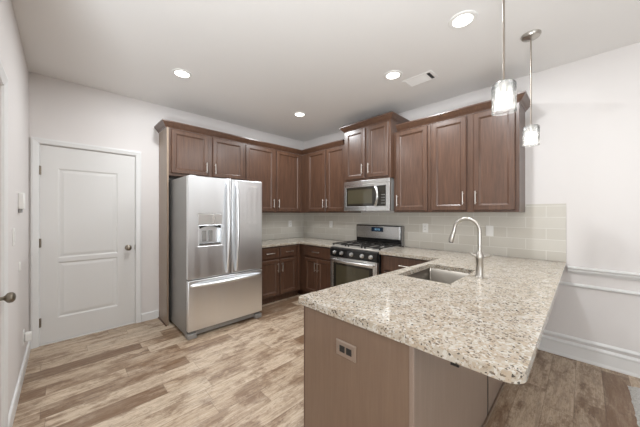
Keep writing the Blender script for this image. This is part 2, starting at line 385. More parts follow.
CAS = [(0, 0), (0, 0.012), (0.012, 0.018), (0.05, 0.018), (0.058, 0.010), (0.06, 0.0)]
def casing(F, u0, u1, z1, wd, parent):
    mb = MB()
    lp = []
    for i, w_ in ((wd, 0.0), (wd, 0.018), (wd * 0.75, 0.020), (wd * 0.2, 0.013), (0.006, 0.010), (0.0, 0.0)):
        lp.append([F(u0 - i, 0.0, w_), F(u0 - i, z1 + i, w_), F(u1 + i, z1 + i, w_), F(u1 + i, 0.0, w_)])
    n = len(lp); V = [[mb.bm.verts.new(p) for p in l] for l in lp]
    for a, b in zip(V, V[1:] + V[:1]):
        for i in range(3): mb.bm.faces.new((a[i], a[i + 1], b[i + 1], b[i]))
    mb.bm.faces.new([v[0] for v in V]); mb.bm.faces.new([v[3] for v in V][::-1])
    return mb.build('casing', 'trim', parent)
def moulded_door(F, d, panels, parent, name='door_slab'):
    """slab with raised-and-fielded recessed panels; F w=0 at the wall face, slab face at w=-0.012."""
    u0, u1, z0, z1 = d[0] + 0.003, d[1] - 0.003, d[2] + 0.014, d[3] - 0.004
    fw = -0.012
    mb = MB(); us = [u0, panels[0][0], panels[0][1], u1]
    ps = sorted(panels, key=lambda p: p[2]); zs = [z0]
    for p in ps: zs += [p[2], p[3]]
    zs.append(z1)
    g = {}
    def V(u, z, w_): 
        k = (round(u, 5), round(z, 5), round(w_, 5))
        if k not in g: g[k] = mb.bm.verts.new(F(u, z, w_))
        return g[k]
    for i in range(3):
        for j in range(len(zs) - 1):
            if i == 1 and j % 2 == 1: continue
            mb.bm.faces.new([V(us[i], zs[j], fw), V(us[i + 1], zs[j], fw), V(us[i + 1], zs[j + 1], fw), V(us[i], zs[j + 1], fw)])
    for a0, a1, b0, b1 in ps:
        L = [[V(a0 + i, b0 + i, fw + w_), V(a1 - i, b0 + i, fw + w_), V(a1 - i, b1 - i, fw + w_), V(a0 + i, b1 - i, fw + w_)]
             for i, w_ in ((0, 0), (0.005, -0.003), (0.014, -0.008), (0.020, -0.008), (0.045, -0.003), (0.048, -0.003))]
        for a, b in zip(L, L[1:]):
            for i in range(4): mb.bm.faces.new((a[i], a[(i + 1) % 4], b[(i + 1) % 4], b[i]))
        mb.bm.faces.new(L[-1])
    bw = fw - 0.035
    for a, b in (((us[0], zs), None), ((us[3], zs), None)):
        for j in range(len(zs) - 1):
            mb.bm.faces.new([V(a[0], zs[j], fw), V(a[0], zs[j + 1], fw), V(a[0], zs[j + 1], bw), V(a[0], zs[j], bw)])
    for z in (z0, z1):
        for i in range(3): mb.bm.faces.new([V(us[i], z, fw), V(us[i + 1], z, fw), V(us[i + 1], z, bw), V(us[i], z, bw)])
    return mb.build(name, 'doorpaint', parent)

def hardware_knob(o, axis, parent):
    k = MB().lathe([(0.033, 0), (0.034, 0.004), (0.028, 0.010), (0.012, 0.014)], o, axis, 24).build('door_knob', 'knobmetal', parent, smooth=True)
    MB().lathe([(0.011, 0.012), (0.010, 0.026), (0.014, 0.032), (0.025, 0.040), (0.0285, 0.050), (0.027, 0.060), (0.018, 0.068), (0.006, 0.071)], o, axis, 24).build('knob_grip', 'knobmetal', k, smooth=True)
door1 = struct(bpy.data.objects.new('door_1', None)); COL.objects.link(door1); door1.location = (0, -3.123, 0); ORG['door_1'] = Vector((0, -3.123, 0))
moulded_door(FX(0), D1, [(-3.392, -2.893, 0.25, 0.83), (-3.392, -2.893, 0.872, 1.81)], door1)
casing(FX(0), D1[0], D1[1], D1[3], 0.058, door1)
hardware_knob((-0.012, -2.795, 0.928), 'x', door1)
for z in (0.235, 1.04, 1.775):
    MB().cyl((0.004, D1[0] + 0.002, z - 0.045), (0.004, D1[0] + 0.002, z + 0.045), 0.006, 10).box(-0.012, 0.0, D1[0] - 0.002, D1[0] + 0.012, z - 0.044, z + 0.044).build('hinge', 'knobmetal', door1)
MB().box(-0.1, -0.001, D1[0] + 0.001, D1[1] - 0.001, 0.0005, 0.010).build('threshold', 'plastic', door1)
MB().box(-0.005, 0.0, D1[1] - 0.006, D1[1] + 0.001, 0.90, 0.96).build('strike_plate', 'knobmetal', door1)
door2 = struct(bpy.data.objects.new('door_2', None)); COL.objects.link(door2); door2.location = (2.12, YL, 0); ORG['door_2'] = Vector((2.12, YL, 0))
moulded_door(FYp(YL), D2, [(1.735, 2.315, 0.25, 0.83), (1.735, 2.315, 0.872, 1.81)], door2)
casing(FYp(YL), D2[0], D2[1], D2[3], 0.07, door2)
hardware_knob((1.672, YL - 0.012, 0.885), 'y', door2)

BASE = [(0, 0), (0.014, 0), (0.014, 0.085), (0.010, 0.095), (0.004, 0.10), (0, 0.10)]
struct(MB().sweep(BASE, [(0.001, -2.664), (0.001, -2.478)]).build('baseboard_back', 'trim'))
struct(MB().sweep(BASE, [(1.533, YL + 0.001), (0.001, YL + 0.001), (0.001, -3.583)][:2]).build('baseboard_left', 'trim'))
# dining side of the right wall: wide base, chair rail and panel mould
struct(MB().sweep([(0, 0), (0.020, 0), (0.020, 0.012), (0.015, 0.03), (0.015, 0.118), (0.020, 0.124), (0.020, 0.136), (0.012, 0.146), (0.006, 0.150), (0, 0.150)], [(3.46, -0.001), (XR - 0.02, -0.001)]).build('baseboard_right', 'trim'))
struct(MB().sweep([(0, 0.172), (0.010, 0.172), (0.018, 0.180), (0.016, 0.190), (0.008, 0.202), (0, 0.202)], [(3.46, -0.001), (XR - 0.02, -0.001)]).build('trim_1', 'trim'))
struct(MB().sweep([(0, 0.663), (0.008, 0.666), (0.017, 0.676), (0.017, 0.686), (0.010, 0.694), (0, 0.697)], [(3.46, -0.001), (XR - 0.02, -0.001)]).build('trim_2', 'trim'))
struct(MB().sweep([(0, 0.786), (0.010, 0.788), (0.016, 0.800), (0.026, 0.812), (0.026, 0.826), (0.038, 0.836), (0.038, 0.846), (0.030, 0.852), (0, 0.852)], [(3.742, -0.001), (XR - 0.02, -0.001)]).build('trim_3', 'trim'))

# ------------------------------------------------------------------ cabinets
DT = 0.022
SHAKER = [(0, 0.0), (0, DT - 0.006), (0.006, DT), (0.048, DT), (0.050, DT - 0.005), (0.053, DT - 0.006), (0.064, DT - 0.0135), (0.068, DT - 0.0135)]
SLABF = [(0, 0.0), (0, DT - 0.006), (0.005, DT - 0.002), (0.012, DT), (0.02, DT)]
def pull(F, u, v, length, vertical, parent):
    """bar pull with two posts, standing off a door face at w=DT."""
    h = length / 2; mb = MB()
    e = lambda a, w_: F(u, v + a, w_) if vertical else F(u + a, v, w_)
    mb.tube([e(-h, DT + 0.030), e(h, DT + 0.030)], 0.0055, 10)
    for a in (-h * 0.72, h * 0.72): mb.tube([e(a, DT), e(a, DT + 0.030)], 0.0045, 8)
    return mb.build('handle', 'chrome', parent, smooth=True)
def cab_door(F, u0, u1, v0, v1, parent, hnd=None, name='door'):
    d = MB().panel(F, u0, u1, v0, v1, SHAKER).build(name, 'wood', parent)
    if hnd:
        side, zc = hnd
        pull(F, (u0 + 0.026) if side < 0 else (u1 - 0.026), zc, 0.135, True, d)
    return d
def cab_drawer(F, u0, u1, v0, v1, parent):
    d = MB().panel(F, u0, u1, v0, v1, SLABF).build('drawer', 'wood', parent)
    pull(F, (u0 + u1) / 2, (v0 + v1) / 2, 0.14, False, d); return d
def body(parent, x0, x1, y0, y1, z0, z1, name='cabinet_box'):
    return MB().box(x0, x1, y0, y1, z0, z1).build(name, 'wood', parent, bev=0.0015)
UB, UT, XF = 1.352, 2.3715, 0.338
# wall A (back wall) uppers
c = thing('wall_cabinet', 'short brown two-door wall cabinet directly above the refrigerator', 'cabinet', (0.17, -1.95, 1.80))
body(c, 0.002, XF, -2.452, -1.459, 1.80, UT)
cab_door(FX(XF), -2.424, -1.987, 1.832, 2.360, c, (1, 1.935)); cab_door(FX(XF), -1.924, -1.480, 1.832, 2.360, c, (-1, 1.935))
c = thing('wall_cabinet', 'tall brown two-door wall cabinet right of the refrigerator on the back wall', 'cabinet', (0.17, -0.9, UB))
body(c, 0.002, XF, -1.457, -0.342, UB, UT)
cab_door(FX(XF), -1.430, -0.936, 1.372, 2.360, c, (1, 1.50)); cab_door(FX(XF), -0.888, -0.395, 1.372, 2.360, c, (-1, 1.50))
c = thing('refrigerator_side_panel', 'tall narrow brown wood panel standing left of the refrigerator', 'panel', (0.18, -2.465, 0))
MB().box(0.002, 0.362, -2.475, -2.454, 0.0, UT).build('panel_board', 'sidewood_lit', c, bev=0.0015)
MB().box(0.012, 0.375, -2.489, -2.4755, 0.0, 0.012).build('shoe_strip', 'wood', c, bev=0.003)
# wall B (right wall) uppers
c = thing('wall_cabinet', 'brown two-door wall cabinet between the room corner and the microwave', 'cabinet', (0.9, -0.17, UB))
body(c, 0.002, 1.374, -XF, -0.002, UB, UT)
cab_door(FY(-XF), 0.507, 0.930, 1.372, 2.360, c, (1, 1.50)); cab_door(FY(-XF), 0.960, 1.345, 1.372, 2.360, c, (-1, 1.50))
MF = 0.412
c = thing('wall_cabinet', 'raised two-door brown cabinet with its own crown above the microwave', 'cabinet', (1.76, -0.2, 1.79))
body(c, 1.378, 2.140, -MF, -0.002, 1.795, 2.55)
cab_door(FY(-MF), 1.412, 1.745, 1.820, 2.505, c, (1, 1.945)); cab_door(FY(-MF), 1.800, 2.108, 1.820, 2.505, c, (-1, 1.945))
CROWN = lambda z: [(0, z), (0.006, z), (0.010, z + 0.012), (0.022, z + 0.022), (0.046, z + 0.056), (0.052, z + 0.060), (0.052, z + 0.074), (0, z + 0.074)]
MB().sweep(CROWN(2.522), [(1.378, -0.002), (1.378, -MF), (2.140, -MF), (2.140, -0.002)]).build('crown', 'wood', c)
c = thing('wall_cabinet', 'brown single-door wall cabinet immediately right of the microwave', 'cabinet', (2.37, -0.17, UB))
body(c, 2.143, 2.603, -XF, -0.002, UB, UT)
cab_door(FY(-XF), 2.180, 2.574, 1.372, 2.358, c, (-1, 1.50))
c = thing('wall_cabinet', 'wide two-door brown wall cabinet nearest the pendants, behind the faucet', 'cabinet', (3.02, -0.17, UB))
body(c, 2.605, 3.428, -XF, -0.002, UB, UT)
cab_door(FY(-XF), 2.628, 2.985, 1.372, 2.358, c, (1, 1.50)); cab_door(FY(-XF), 3.050, 3.400, 1.372, 2.358, c, (-1, 1.50))
tag(MB().sweep(CROWN(2.372), [(0.002, -2.476), (XF, -2.476), (XF, -XF), (1.324, -XF)]).build('crown_molding', 'wood'), 'brown crown moulding wrapping the corner above the refrigerator and back wall cabinets', 'moulding')
tag(MB().sweep(CROWN(2.372), [(2.194, -XF), (3.429, -XF), (3.429, -0.002)]).build('crown_molding', 'wood'), 'brown crown moulding on the wall cabinets right of the microwave', 'moulding')

# base cabinets
CT, CU = 0.885, 0.850       # counter top and underside
BF = 0.608
c = thing('base_cabinet', 'dark brown base cabinet with two drawers and two doors beside the refrigerator', 'cabinet', (0.3, -1.0, 0))
body(c, 0.012, BF, -1.425, -0.612, 0.10, CU - 0.001)
MB().box(0.012, BF - 0.06, -1.425, -0.612, 0.0, 0.0995).build('toe_kick', 'wood', c)
F = FX(BF)
for a, b, s in ((-1.372, -1.042, 1), (-1.018, -0.695, -1)):
    cab_drawer(F, a, b, 0.672, 0.832, c); cab_door(F, a, b, 0.115, 0.648, c, (s, 0.53))
MB().box(BF, BF + 0.014, -0.678, -0.628, 0.10, CU - 0.002).build('filler_strip', 'wood', c)
c = thing('base_cabinet', 'dark brown corner base cabinet left of the range with one wide drawer', 'cabinet', (0.95, -0.3, 0))
body(c, 0.012, 1.340, -BF, -0.012, 0.10, CU - 0.001)
MB().box(0.012, 1.340, -BF + 0.06, -0.012, 0.0, 0.0995).build('toe_kick', 'wood', c)
F = FY(-BF)
cab_drawer(F, 0.725, 1.300, 0.672, 0.832, c)
cab_door(F, 0.745, 1.022, 0.115, 0.648, c, (1, 0.53)); cab_door(F, 1.030, 1.300, 0.115, 0.648, c, (-1, 0.53))
c = thing('base_cabinet', 'brown base cabinet right of the range, its drawer showing past the sink', 'cabinet', (2.45, -0.3, 0))
body(c, 2.122, 2.777, -BF, -0.012, 0.10, CU - 0.001)
MB().box(2.122, 2.777, -BF + 0.06, -0.012, 0.0, 0.0995).build('toe_kick', 'wood', c)
cab_drawer(F, 2.168, 2.735, 0.664, 0.836, c)
cab_door(F, 2.168, 2.445, 0.115, 0.644, c, (1, 0.53)); cab_door(F, 2.455, 2.735, 0.115, 0.644, c, (-1, 0.53))
# peninsula
PX0, PX1, PY = 2.780, 3.405, -2.425
c = thing('peninsula_cabinet', 'taupe brown peninsula base under the overhanging granite counter in the foreground', 'cabinet', (3.15, -1.3, 0))
mb = MB().box(PX0 + 0.02, PX1 - 0.022, PY + 0.022, -1.66, 0.10, CU - 0.001).box(PX0 + 0.02, PX1 - 0.022, -1.6595, -0.93, 0.10, 0.60).box(PX0 + 0.02, PX1 - 0.022, -0.9295, -0.012, 0.10, CU - 0.001)
mb.build('cabinet_box', 'wood', c)
MB().box(PX0 + 0.08, PX1 - 0.022, PY + 0.022, -0.7, 0, 0.0995).build('toe_kick', 'wood', c)
MB().box(PX0 + 0.012, PX1 - 0.020, PY, PY + 0.021, 0.0, CU - 0.001).build('end_panel', 'endwood', c)
MB().box(PX0 - 0.002, PX0 + 0.0115, PY + 0.002, PY + 0.024, 0.0, CU - 0.001).build('corner_strip', 'wood', c, bev=0.003)
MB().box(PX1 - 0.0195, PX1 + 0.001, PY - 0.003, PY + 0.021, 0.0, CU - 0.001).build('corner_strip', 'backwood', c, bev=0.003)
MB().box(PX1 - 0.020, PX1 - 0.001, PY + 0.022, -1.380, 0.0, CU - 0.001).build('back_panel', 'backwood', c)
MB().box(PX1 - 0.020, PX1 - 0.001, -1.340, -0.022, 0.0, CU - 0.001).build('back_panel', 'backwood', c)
MB().box(PX1 - 0.021, PX1 - 0.006, -1.3795, -1.3405, 0.0, CU - 0.001).build('panel_seam', 'dark', c)
MB().box(PX1, PX1 + 0.012, PY + 0.01, -0.022, 0.0, 0.02).build('shoe_strip', 'endwood', c, bev=0.004)
F = FXn(PX0 + 0.02)
for a, b, s in ((-2.42, -2.06, 1), (-2.05, -1.70, -1), (-1.69, -1.34, 1), (-1.33, -0.98, -1)):
    cab_door(F, a, b, 0.115, 0.83, c, (s, 0.72))
b_ = MB().box(3.408, 3.575, -2.418, -2.388, CU - 0.007, CU - 0.0005).box(3.530, 3.556, -2.418, -2.410, CU - 0.024, CU - 0.007)
tag(b_.build('countertop_bracket', 'black'), 'small black metal bracket under the overhanging edge of the granite counter', 'bracket')

# granite worktops
def counter(name, pts, hole, label):
    mb = MB(); bm = mb.bm
    def loop(P, z): return [bm.verts.new((x, y, z)) for x, y in P]
    def rim(P, r):                                            # rounded corners
        out = []; n = len(P)
        for k, (x, y, rr) in enumerate(P):
            if not rr: out.append((x, y)); continue
            p = Vector((x, y)); a = (Vector(P[k - 1][:2]) - p).normalized(); b = (Vector(P[(k + 1) % n][:2]) - p).normalized()
            cc = p + (a + b) * rr; s0 = p + a * rr; s1 = p + b * rr
            for i in range(9):
                t = i / 8; v = (s0 - cc) * math.cos(t * math.pi / 2) + (s1 - cc) * math.sin(t * math.pi / 2); out.append(tuple(cc + v))
        return out
    o = rim(pts, 0); E = []
    def ring(P):
        V = loop(P, CT); return [bm.edges.new((V[i], V[(i + 1) % len(V)])) for i in range(len(V))]
    E = ring(o); 
    if hole: E += ring(rim(hole, 0))
    bmesh.ops.triangle_fill(bm, use_beauty=True, use_dissolve=False, edges=E)
    top = bm.faces[:]
    ex = bmesh.ops.extrude_face_region(bm, geom=top)
    bmesh.ops.translate(bm, verts=[g for g in ex['geom'] if isinstance(g, bmesh.types.BMVert)], vec=(0, 0, CU - CT))
    ob = mb.build(name, 'granite', bev=0.007, seg=3)
    return tag(ob, label, 'countertop')
counter('countertop', [(0.002, -0.002, 0), (1.341, -0.002, 0), (1.341, -0.65, 0), (0.65, -0.65, 0), (0.65, -1.452, 0), (0.002, -1.452, 0)], None,
        'speckled granite corner countertop between the refrigerator and the range')
SX0, SX1, SY0, SY1 = 2.872, 3.244, -1.586, -1.000
counter('countertop', [(2.118, -0.002, 0), (3.732, -0.002, 0), (3.732, -2.444, 0.055), (2.744, -2.444, 0.025), (2.832, -0.65, 0), (2.118, -0.65, 0)],
        [(SX0, SY0, 0.012), (SX1, SY0, 0.012), (SX1, SY1, 0.012), (SX0, SY1, 0.012)], 'large beige speckled granite peninsula countertop holding the sink and faucet')

# backsplashes
tag(MB().box(0.001, 0.009, -1.455, -0.0012, CT + 0.001, UB - 0.001).build('tile_backsplash', 'tileA'), 'light grey tile backsplash on the wall right of the refrigerator', 'backsplash')
mb = MB().box(0.010, 3.732, -0.009, -0.001, CT + 0.001, UB - 0.001).box(3.430, 3.732, -0.009, -0.001, UB - 0.001, 1.432)
tag(mb.build('tile_backsplash', 'tileB'), 'long grey subway tile backsplash behind the range and sink', 'backsplash')

# ------------------------------------------------------------------ refrigerator
f = thing('refrigerator', 'stainless steel french door refrigerator with water dispenser and bottom freezer drawer', 'refrigerator', (0.5, -1.972, 0))
FL, FR, FS = -2.420, -1.524, -1.941
MB().box(0.10, 0.868, FL, FR, 0.03, 1.742).build('cabinet_shell', 'greypaint', f, bev=0.006)
MB().box(0.80, 0.885, FL + 0.02, FR - 0.02, 0.022, 0.082).build('toe_grille', 'greypaint', f)
for y in (FL + 0.002, FR - 0.092): MB().box(0.82, 0.925, y, y + 0.09, 0.0, 0.055).build('front_foot', 'greypaint', f, bev=0.006)
F = FX(0.874)
T = 0.058
DH = (-2.318, -2.056, 0.985, 1.335)
dl = MB().frame(F, FL, FS - 0.003, 0.632, 1.742, DH, 0, T).build('door', 'fridgesteel', f, bev=0.008, seg=3)
dsp = MB()
a0, a1, b0, b1 = DH
zs = 1.215
dsp.rings([[F(a0, b0, T - 0.004), F(a1, b0, T - 0.004), F(a1, zs, T - 0.004), F(a0, zs, T - 0.004)],
           [F(a0 + 0.012, b0 + 0.012, T - 0.002), F(a1 - 0.012, b0 + 0.012, T - 0.002), F(a1 - 0.012, zs - 0.008, T - 0.002), F(a0 + 0.012, zs - 0.008, T - 0.002)],
           [F(a0 + 0.02, b0 + 0.02, 0.004), F(a1 - 0.02, b0 + 0.02, 0.004), F(a1 - 0.02, zs - 0.015, 0.004), F(a0 + 0.02, zs - 0.015, 0.004)]], False, True)
dsp = dsp.build('dispenser', 'fridgesteel', dl)
MB().panel(F, a0, a1, zs + 0.001, b1, [(0, 0.02), (0, T - 0.002), (0.004, T + 0.002), (0.01, T + 0.002)]).build('control_panel', 'steel', dsp)
MB().rings([[F(a0 + 0.016 + (a1 - a0 - 0.032) * i / 16, zs - 0.012 - 0.03 * abs(i / 8 - 1) ** 2, w_) for i in range(17)] + [F(a1 - 0.016, zs - 0.010, w_), F(a0 + 0.016, zs - 0.010, w_)] for w_ in (0.012, T + 0.004)]).build('chute_hood', 'black', dsp)
for k in (-0.05, 0.02): MB().box(*sum(zip(F(-2.187 + k - 0.022, 1.03, 0.005), F(-2.187 + k + 0.022, 1.15, 0.016)), ())).build('paddle', 'greypaint', dsp, bev=0.004)
MB().box(*sum(zip(F(a0 + 0.02, b0 + 0.008, 0.006), F(a1 - 0.02, b0 + 0.02, T - 0.004)), ())).build('drip_tray', 'iron', dsp)
dr = MB().box(*sum(zip(F(FS + 0.003, 0.632, 0), F(FR, 1.742, T)), ())).build('door', 'fridgesteel', f, bev=0.008, seg=3)
MB().box(*sum(zip(F(-1.672, 1.668, T), F(-1.602, 1.684, T + 0.002)), ())).build('badge', 'plastic', dr)
fz = MB().box(*sum(zip(F(FL, 0.084, 0), F(FR, 0.622, T)), ())).build('freezer_drawer', 'fridgesteel', f, bev=0.008, seg=3)
def bow(F, p, q, out, r, parent, flat=1.0):
    n = 14; P = Vector(p); Q = Vector(q); pts = []
    for i in range(n + 1):
        t = i / n; b = math.sin(math.pi * t) ** 0.55 if 0 < t < 1 else 0
        uv = P.lerp(Q, t); pts.append(F(uv.x, uv.y, T + 0.006 + (out - 0.006) * b))
    pts = [F(p[0], p[1], T - 0.002)] + pts + [F(q[0], q[1], T - 0.002)]
    return MB().tube(pts, [r * 0.9] + [r * (0.8 + 0.35 * math.sin(math.pi * i / n)) for i in range(n + 1)] + [r * 0.9], 14).build('handle', 'fridgesteel', parent, smooth=True)
bow(F, (-1.998, 0.665), (-1.998, 1.708), 0.058, 0.016, dl); bow(F, (-1.884, 0.665), (-1.884, 1.708), 0.058, 0.016, dr)
bow(F, (-2.385, 0.568), (-1.555, 0.568), 0.055, 0.017, fz)
for y in (FL + 0.03, FR - 0.09): MB().box(0.78, 0.915, y, y + 0.06, 1.7425, 1.752).build('hinge_cover', 'greypaint', f, bev=0.006)

# ------------------------------------------------------------------ range
R0, R1, RF = 1.360, 2.128, 0.655
R0 -= 0.014; R1 -= 0.014
r = thing('gas_range', 'stainless and black freestanding gas range with five knobs', 'range', (1.744, -0.35, 0))
MB().box(R0, R1, -RF + 0.02, -0.012, 0.06, 0.872).build('oven_body', 'black', r, bev=0.002)
for x in (R0 + 0.05, R1 - 0.05):
    for y in (-0.58, -0.08): MB().cyl((x, y, 0), (x, y, 0.06), 0.018, 12).build('foot', 'black', r)
MB().box(R0, R1, -RF - 0.005, -0.085, 0.8725, 0.892).build('cooktop', 'cooktop', r, bev=0.004)
# sloped control panel
F = FY(0)
MB().rings([[(x, -RF - 0.004, 0.872), (x, -RF - 0.034, 0.858), (x, -RF - 0.030, 0.752), (x, -RF + 0.018, 0.752), (x, -RF + 0.018, 0.872)] for x in (R0, R1)]).build('control_panel', 'enamel', r, bev=0.003)
for k, dx in enumerate((0.085, 0.215, 0.384, 0.553, 0.683)):
    kb = MB().lathe([(0.026, 0.0), (0.026, 0.006), (0.021, 0.008), (0.0195, 0.028), (0.016, 0.031)], (R0 + dx, -RF - 0.033, 0.806), '-y', 20).build('knob', 'steel', r, smooth=True)
FO = FY(-RF + 0.019)
od = MB().frame(FO, R0 + 0.004, R1 - 0.004, 0.205, 0.745, (R0 + 0.055, R1 - 0.062, 0.285, 0.668), 0, 0.048).build('oven_door', 'steel', r, bev=0.004)
MB().box(*sum(zip(FO(R0 + 0.0555, 0.2855, 0.01), FO(R1 - 0.0625, 0.6675, 0.045)), ())).build('window', 'blackglass', od)
MB().box(*sum(zip(FO(R0 + 0.11, 0.33, 0.0452), FO(R1 - 0.115, 0.64, 0.0456)), ())).build('window_screen', 'ovenglass', od)
n = 14; pts = [FO(R0 + 0.05, 0.705, 0.046)] + [FO(R0 + 0.05 + (R1 - R0 - 0.10) * i / n, 0.705, 0.062 + 0.034 * math.sin(math.pi * i / n) ** 0.6 if 0 < i < n else 0.062) for i in range(n + 1)] + [FO(R1 - 0.05, 0.705, 0.046)]
MB().tube(pts, 0.015, 12).build('handle', 'steel', od, smooth=True)
MB().box(*sum(zip(FO(R0 + 0.004, 0.065, 0), FO(R1 - 0.004, 0.198, 0.046)), ())).build('storage_drawer', 'steel', r, bev=0.004)
# back guard
MB().box(R0, R1 - 0.0055, -0.082, -0.012, 0.8725, 1.168).build('backguard', 'enamel', r, bev=0.006)
MB().box(R1 - 0.005, R1, -0.080, -0.012, 0.8925, 1.166).build('end_cap', 'greypaint', r)
FG = FY(-0.082)
MB().panel(FG, R0 + 0.016, R1 - 0.022, 0.978, 1.156, [(0, 0.001), (0, 0.005), (0.004, 0.008), (0.02, 0.008)]).build('backguard_face', 'steel', r)
dsx = MB().box(*sum(zip(FG(1.628, 1.075, 0.0085), FG(1.828, 1.140, 0.011)), ())).build('display', 'display', r, bev=0.002)
sg = MB()
for k, x in enumerate((1.686, 1.708, 1.738, 1.760)):
    for (a, b, c0, d0) in ((0, 0.012, 0, 0.002), (0, 0.012, 0.012, 0.014), (0, 0.012, 0.024, 0.026), (0, 0.002, 0, 0.026), (0.010, 0.012, 0, 0.026)):
        if k == 0 and a == 0 and b < 0.01: continue
        sg.box(*sum(zip(FG(x + a, 1.094 + c0, 0.0112), FG(x + b, 1.094 + d0, 0.0117)), ()))
sg.build('clock_digits', 'digits', dsx)
for x in (R0 + 0.115, (R0 + R1) / 2, R1 - 0.115):       # three cast iron grates
    g = MB(); hw = 0.118; y0, y1, zt = -0.625, -0.115, 0.922
    for y in (y0, (y0 + y1) / 2, y1): g.box(x - hw, x + hw, y - 0.005, y + 0.005, zt - 0.010, zt)
    for xx in (x - hw + 0.007, x, x + hw - 0.007): g.box(xx - 0.005, xx + 0.005, y0, y1, zt - 0.0135, zt - 0.0005)
    for y in (y0 + 0.007, y1 - 0.007):
        for xx in (x - hw + 0.008, x + hw - 0.008): g.box(xx - 0.008, xx + 0.008, y - 0.008, y + 0.008, 0.892, zt - 0.014)
    g.build('grate', 'iron', r)
for x, y, q in ((R0 + 0.115, -0.50, 0.042), (R0 + 0.115, -0.24, 0.036), ((R0 + R1) / 2, -0.37, 0.05), (R1 - 0.115, -0.50, 0.046), (R1 - 0.115, -0.24, 0.036)):
    MB().lathe([(q + 0.02, 0), (q + 0.016, 0.006), (q, 0.008), (q, 0.014), (q - 0.006, 0.017)], (x, y, 0.892), 'z', 20).build('burner', 'iron', r, smooth=True)

# ------------------------------------------------------------------ microwave
mw = thing('microwave', 'stainless over-the-range microwave mounted under the raised cabinet', 'microwave', (1.755, -0.2, 1.37))
W0, W1, WF = 1.380, 2.130, 0.395
MB().box(W0 + 0.002, W1 - 0.002, -WF, -0.0105, 1.372, 1.792).build('case', 'greypaint', mw, bev=0.003)
FM = FY(-WF - 0.0005)
MB().box(*sum(zip(FM(W0, 1.740, 0), FM(W1, 1.792, 0.030)), ())).build('vent_panel', 'steel', mw, bev=0.004)
md = MB().frame(FM, W0, W1, 1.372, 1.738, (W0 + 0.045, W1 - 0.055, 1.437, 1.704), 0, 0.034).build('door', 'steel', mw, bev=0.004)
MB().box(*sum(zip(FM(W0 + 0.0455, 1.4375, 0.005), FM(W1 - 0.240, 1.7035, 0.031)), ())).build('window', 'blackglass', md)
MB().box(*sum(zip(FM(W0 + 0.075, 1.475, 0.0312), FM(W1 - 0.262, 1.668, 0.0318)), ())).build('window_screen', 'ovenglass', md)
kp = MB().box(*sum(zip(FM(W1 - 0.2395, 1.4375, 0.005), FM(W1 - 0.0555, 1.7035, 0.031)), ())).build('keypad_panel', 'blackglass', md)
for i in range(3):
    for j in range(4): MB().box(*sum(zip(FM(W1 - 0.118 + i * 0.020, 1.470 + j * 0.036, 0.0313), FM(W1 - 0.108 + i * 0.020, 1.479 + j * 0.036, 0.0321)), ())).build('key', 'greypaint', md)
n = 14; xh = W1 - 0.205
pts = [FM(xh, 1.448, 0.028)] + [FM(xh + 0.052 * math.sin(math.pi * i / n) ** 0.7 if 0 < i < n else xh, 1.448 + 0.244 * i / n, 0.044 + 0.034 * (math.sin(math.pi * i / n) ** 0.6 if 0 < i < n else 0)) for i in range(n + 1)] + [FM(xh, 1.692, 0.028)]
MB().tube(pts, 0.017, 12).build('handle', 'steel', md, smooth=True)

# ------------------------------------------------------------------ sink and faucet
s = thing('kitchen_sink', 'undermount stainless steel kitchen sink set into the granite peninsula', 'sink', (3.06, -1.32, 0.66))
mb = MB()
def rr(x0, x1, y0, y1, rad, z):
    out = []
    for cx, cy, a in ((x1 - rad, y1 - rad, 0), (x0 + rad, y1 - rad, 90), (x0 + rad, y0 + rad, 180), (x1 - rad, y0 + rad, 270)):
        for i in range(7):
            t = math.radians(a + 15 * i); out.append((cx + rad * math.cos(t), cy + rad * math.sin(t), z))
    return out
e = 0.003
mb.rings([rr(SX0 - e, SX1 + e, SY0 - e, SY1 + e, 0.016, CU - 0.001), rr(SX0 - e, SX1 + e, SY0 - e, SY1 + e, 0.016, 0.69),
          rr(SX0 + 0.006, SX1 - 0.006, SY0 + 0.006, SY1 - 0.006, 0.035, 0.672), rr(SX0 + 0.025, SX1 - 0.025, SY0 + 0.025, SY1 - 0.025, 0.03, 0.664)], False, True)
bs = mb.build('basin', 'sinksteel', s, smooth=True)
sm = bs.modifiers.new('thickness', 'SOLIDIFY'); sm.thickness = 0.002; sm.offset = -1
MB().lathe([(0.045, 0.0), (0.045, 0.003), (0.034, 0.004), (0.028, 0.001)], (3.06, -1.32, 0.6645), 'z', 24).build('drain', 'nickel', s, smooth=True)
fx, fy = 3.328, -1.248
fa = thing('faucet', 'brushed nickel gooseneck kitchen faucet standing beside the sink', 'faucet', (fx, fy, CT))
MB().lathe([(0.031, 0.0), (0.031, 0.006), (0.026, 0.012), (0.0235, 0.02), (0.0235, 0.125), (0.026, 0.130), (0.026, 0.162), (0.0235, 0.168), (0.016, 0.185)], (fx, fy, CT + 0.0005), 'z', 24).build('faucet_body', 'nickel', fa, smooth=True)
R_ = 0.084; cz = 1.312 - R_ - 0.0125
pts = [(fx, fy, CT + 0.17), (fx, fy, CT + 0.25)] + [(fx - R_ + R_ * math.cos(t), fy, cz + R_ * math.sin(t)) for t in [math.pi * i / 18 * 1.0 for i in range(19)]]
pts += [(fx - 2 * R_ - 0.004, fy, cz - 0.02)]
MB().tube(pts, 0.0125, 14).build('gooseneck', 'nickel', fa, smooth=True)
sp = MB().tube([(fx - 2 * R_ - 0.004, fy, cz - 0.018), (fx - 2 * R_ - 0.010, fy, cz - 0.035), (fx - 2 * R_ - 0.020, fy, cz - 0.075), (fx - 2 * R_ - 0.024, fy, cz - 0.092)], [0.014, 0.0165, 0.0185, 0.0165], 16).build('spray_head', 'nickel', fa, smooth=True)
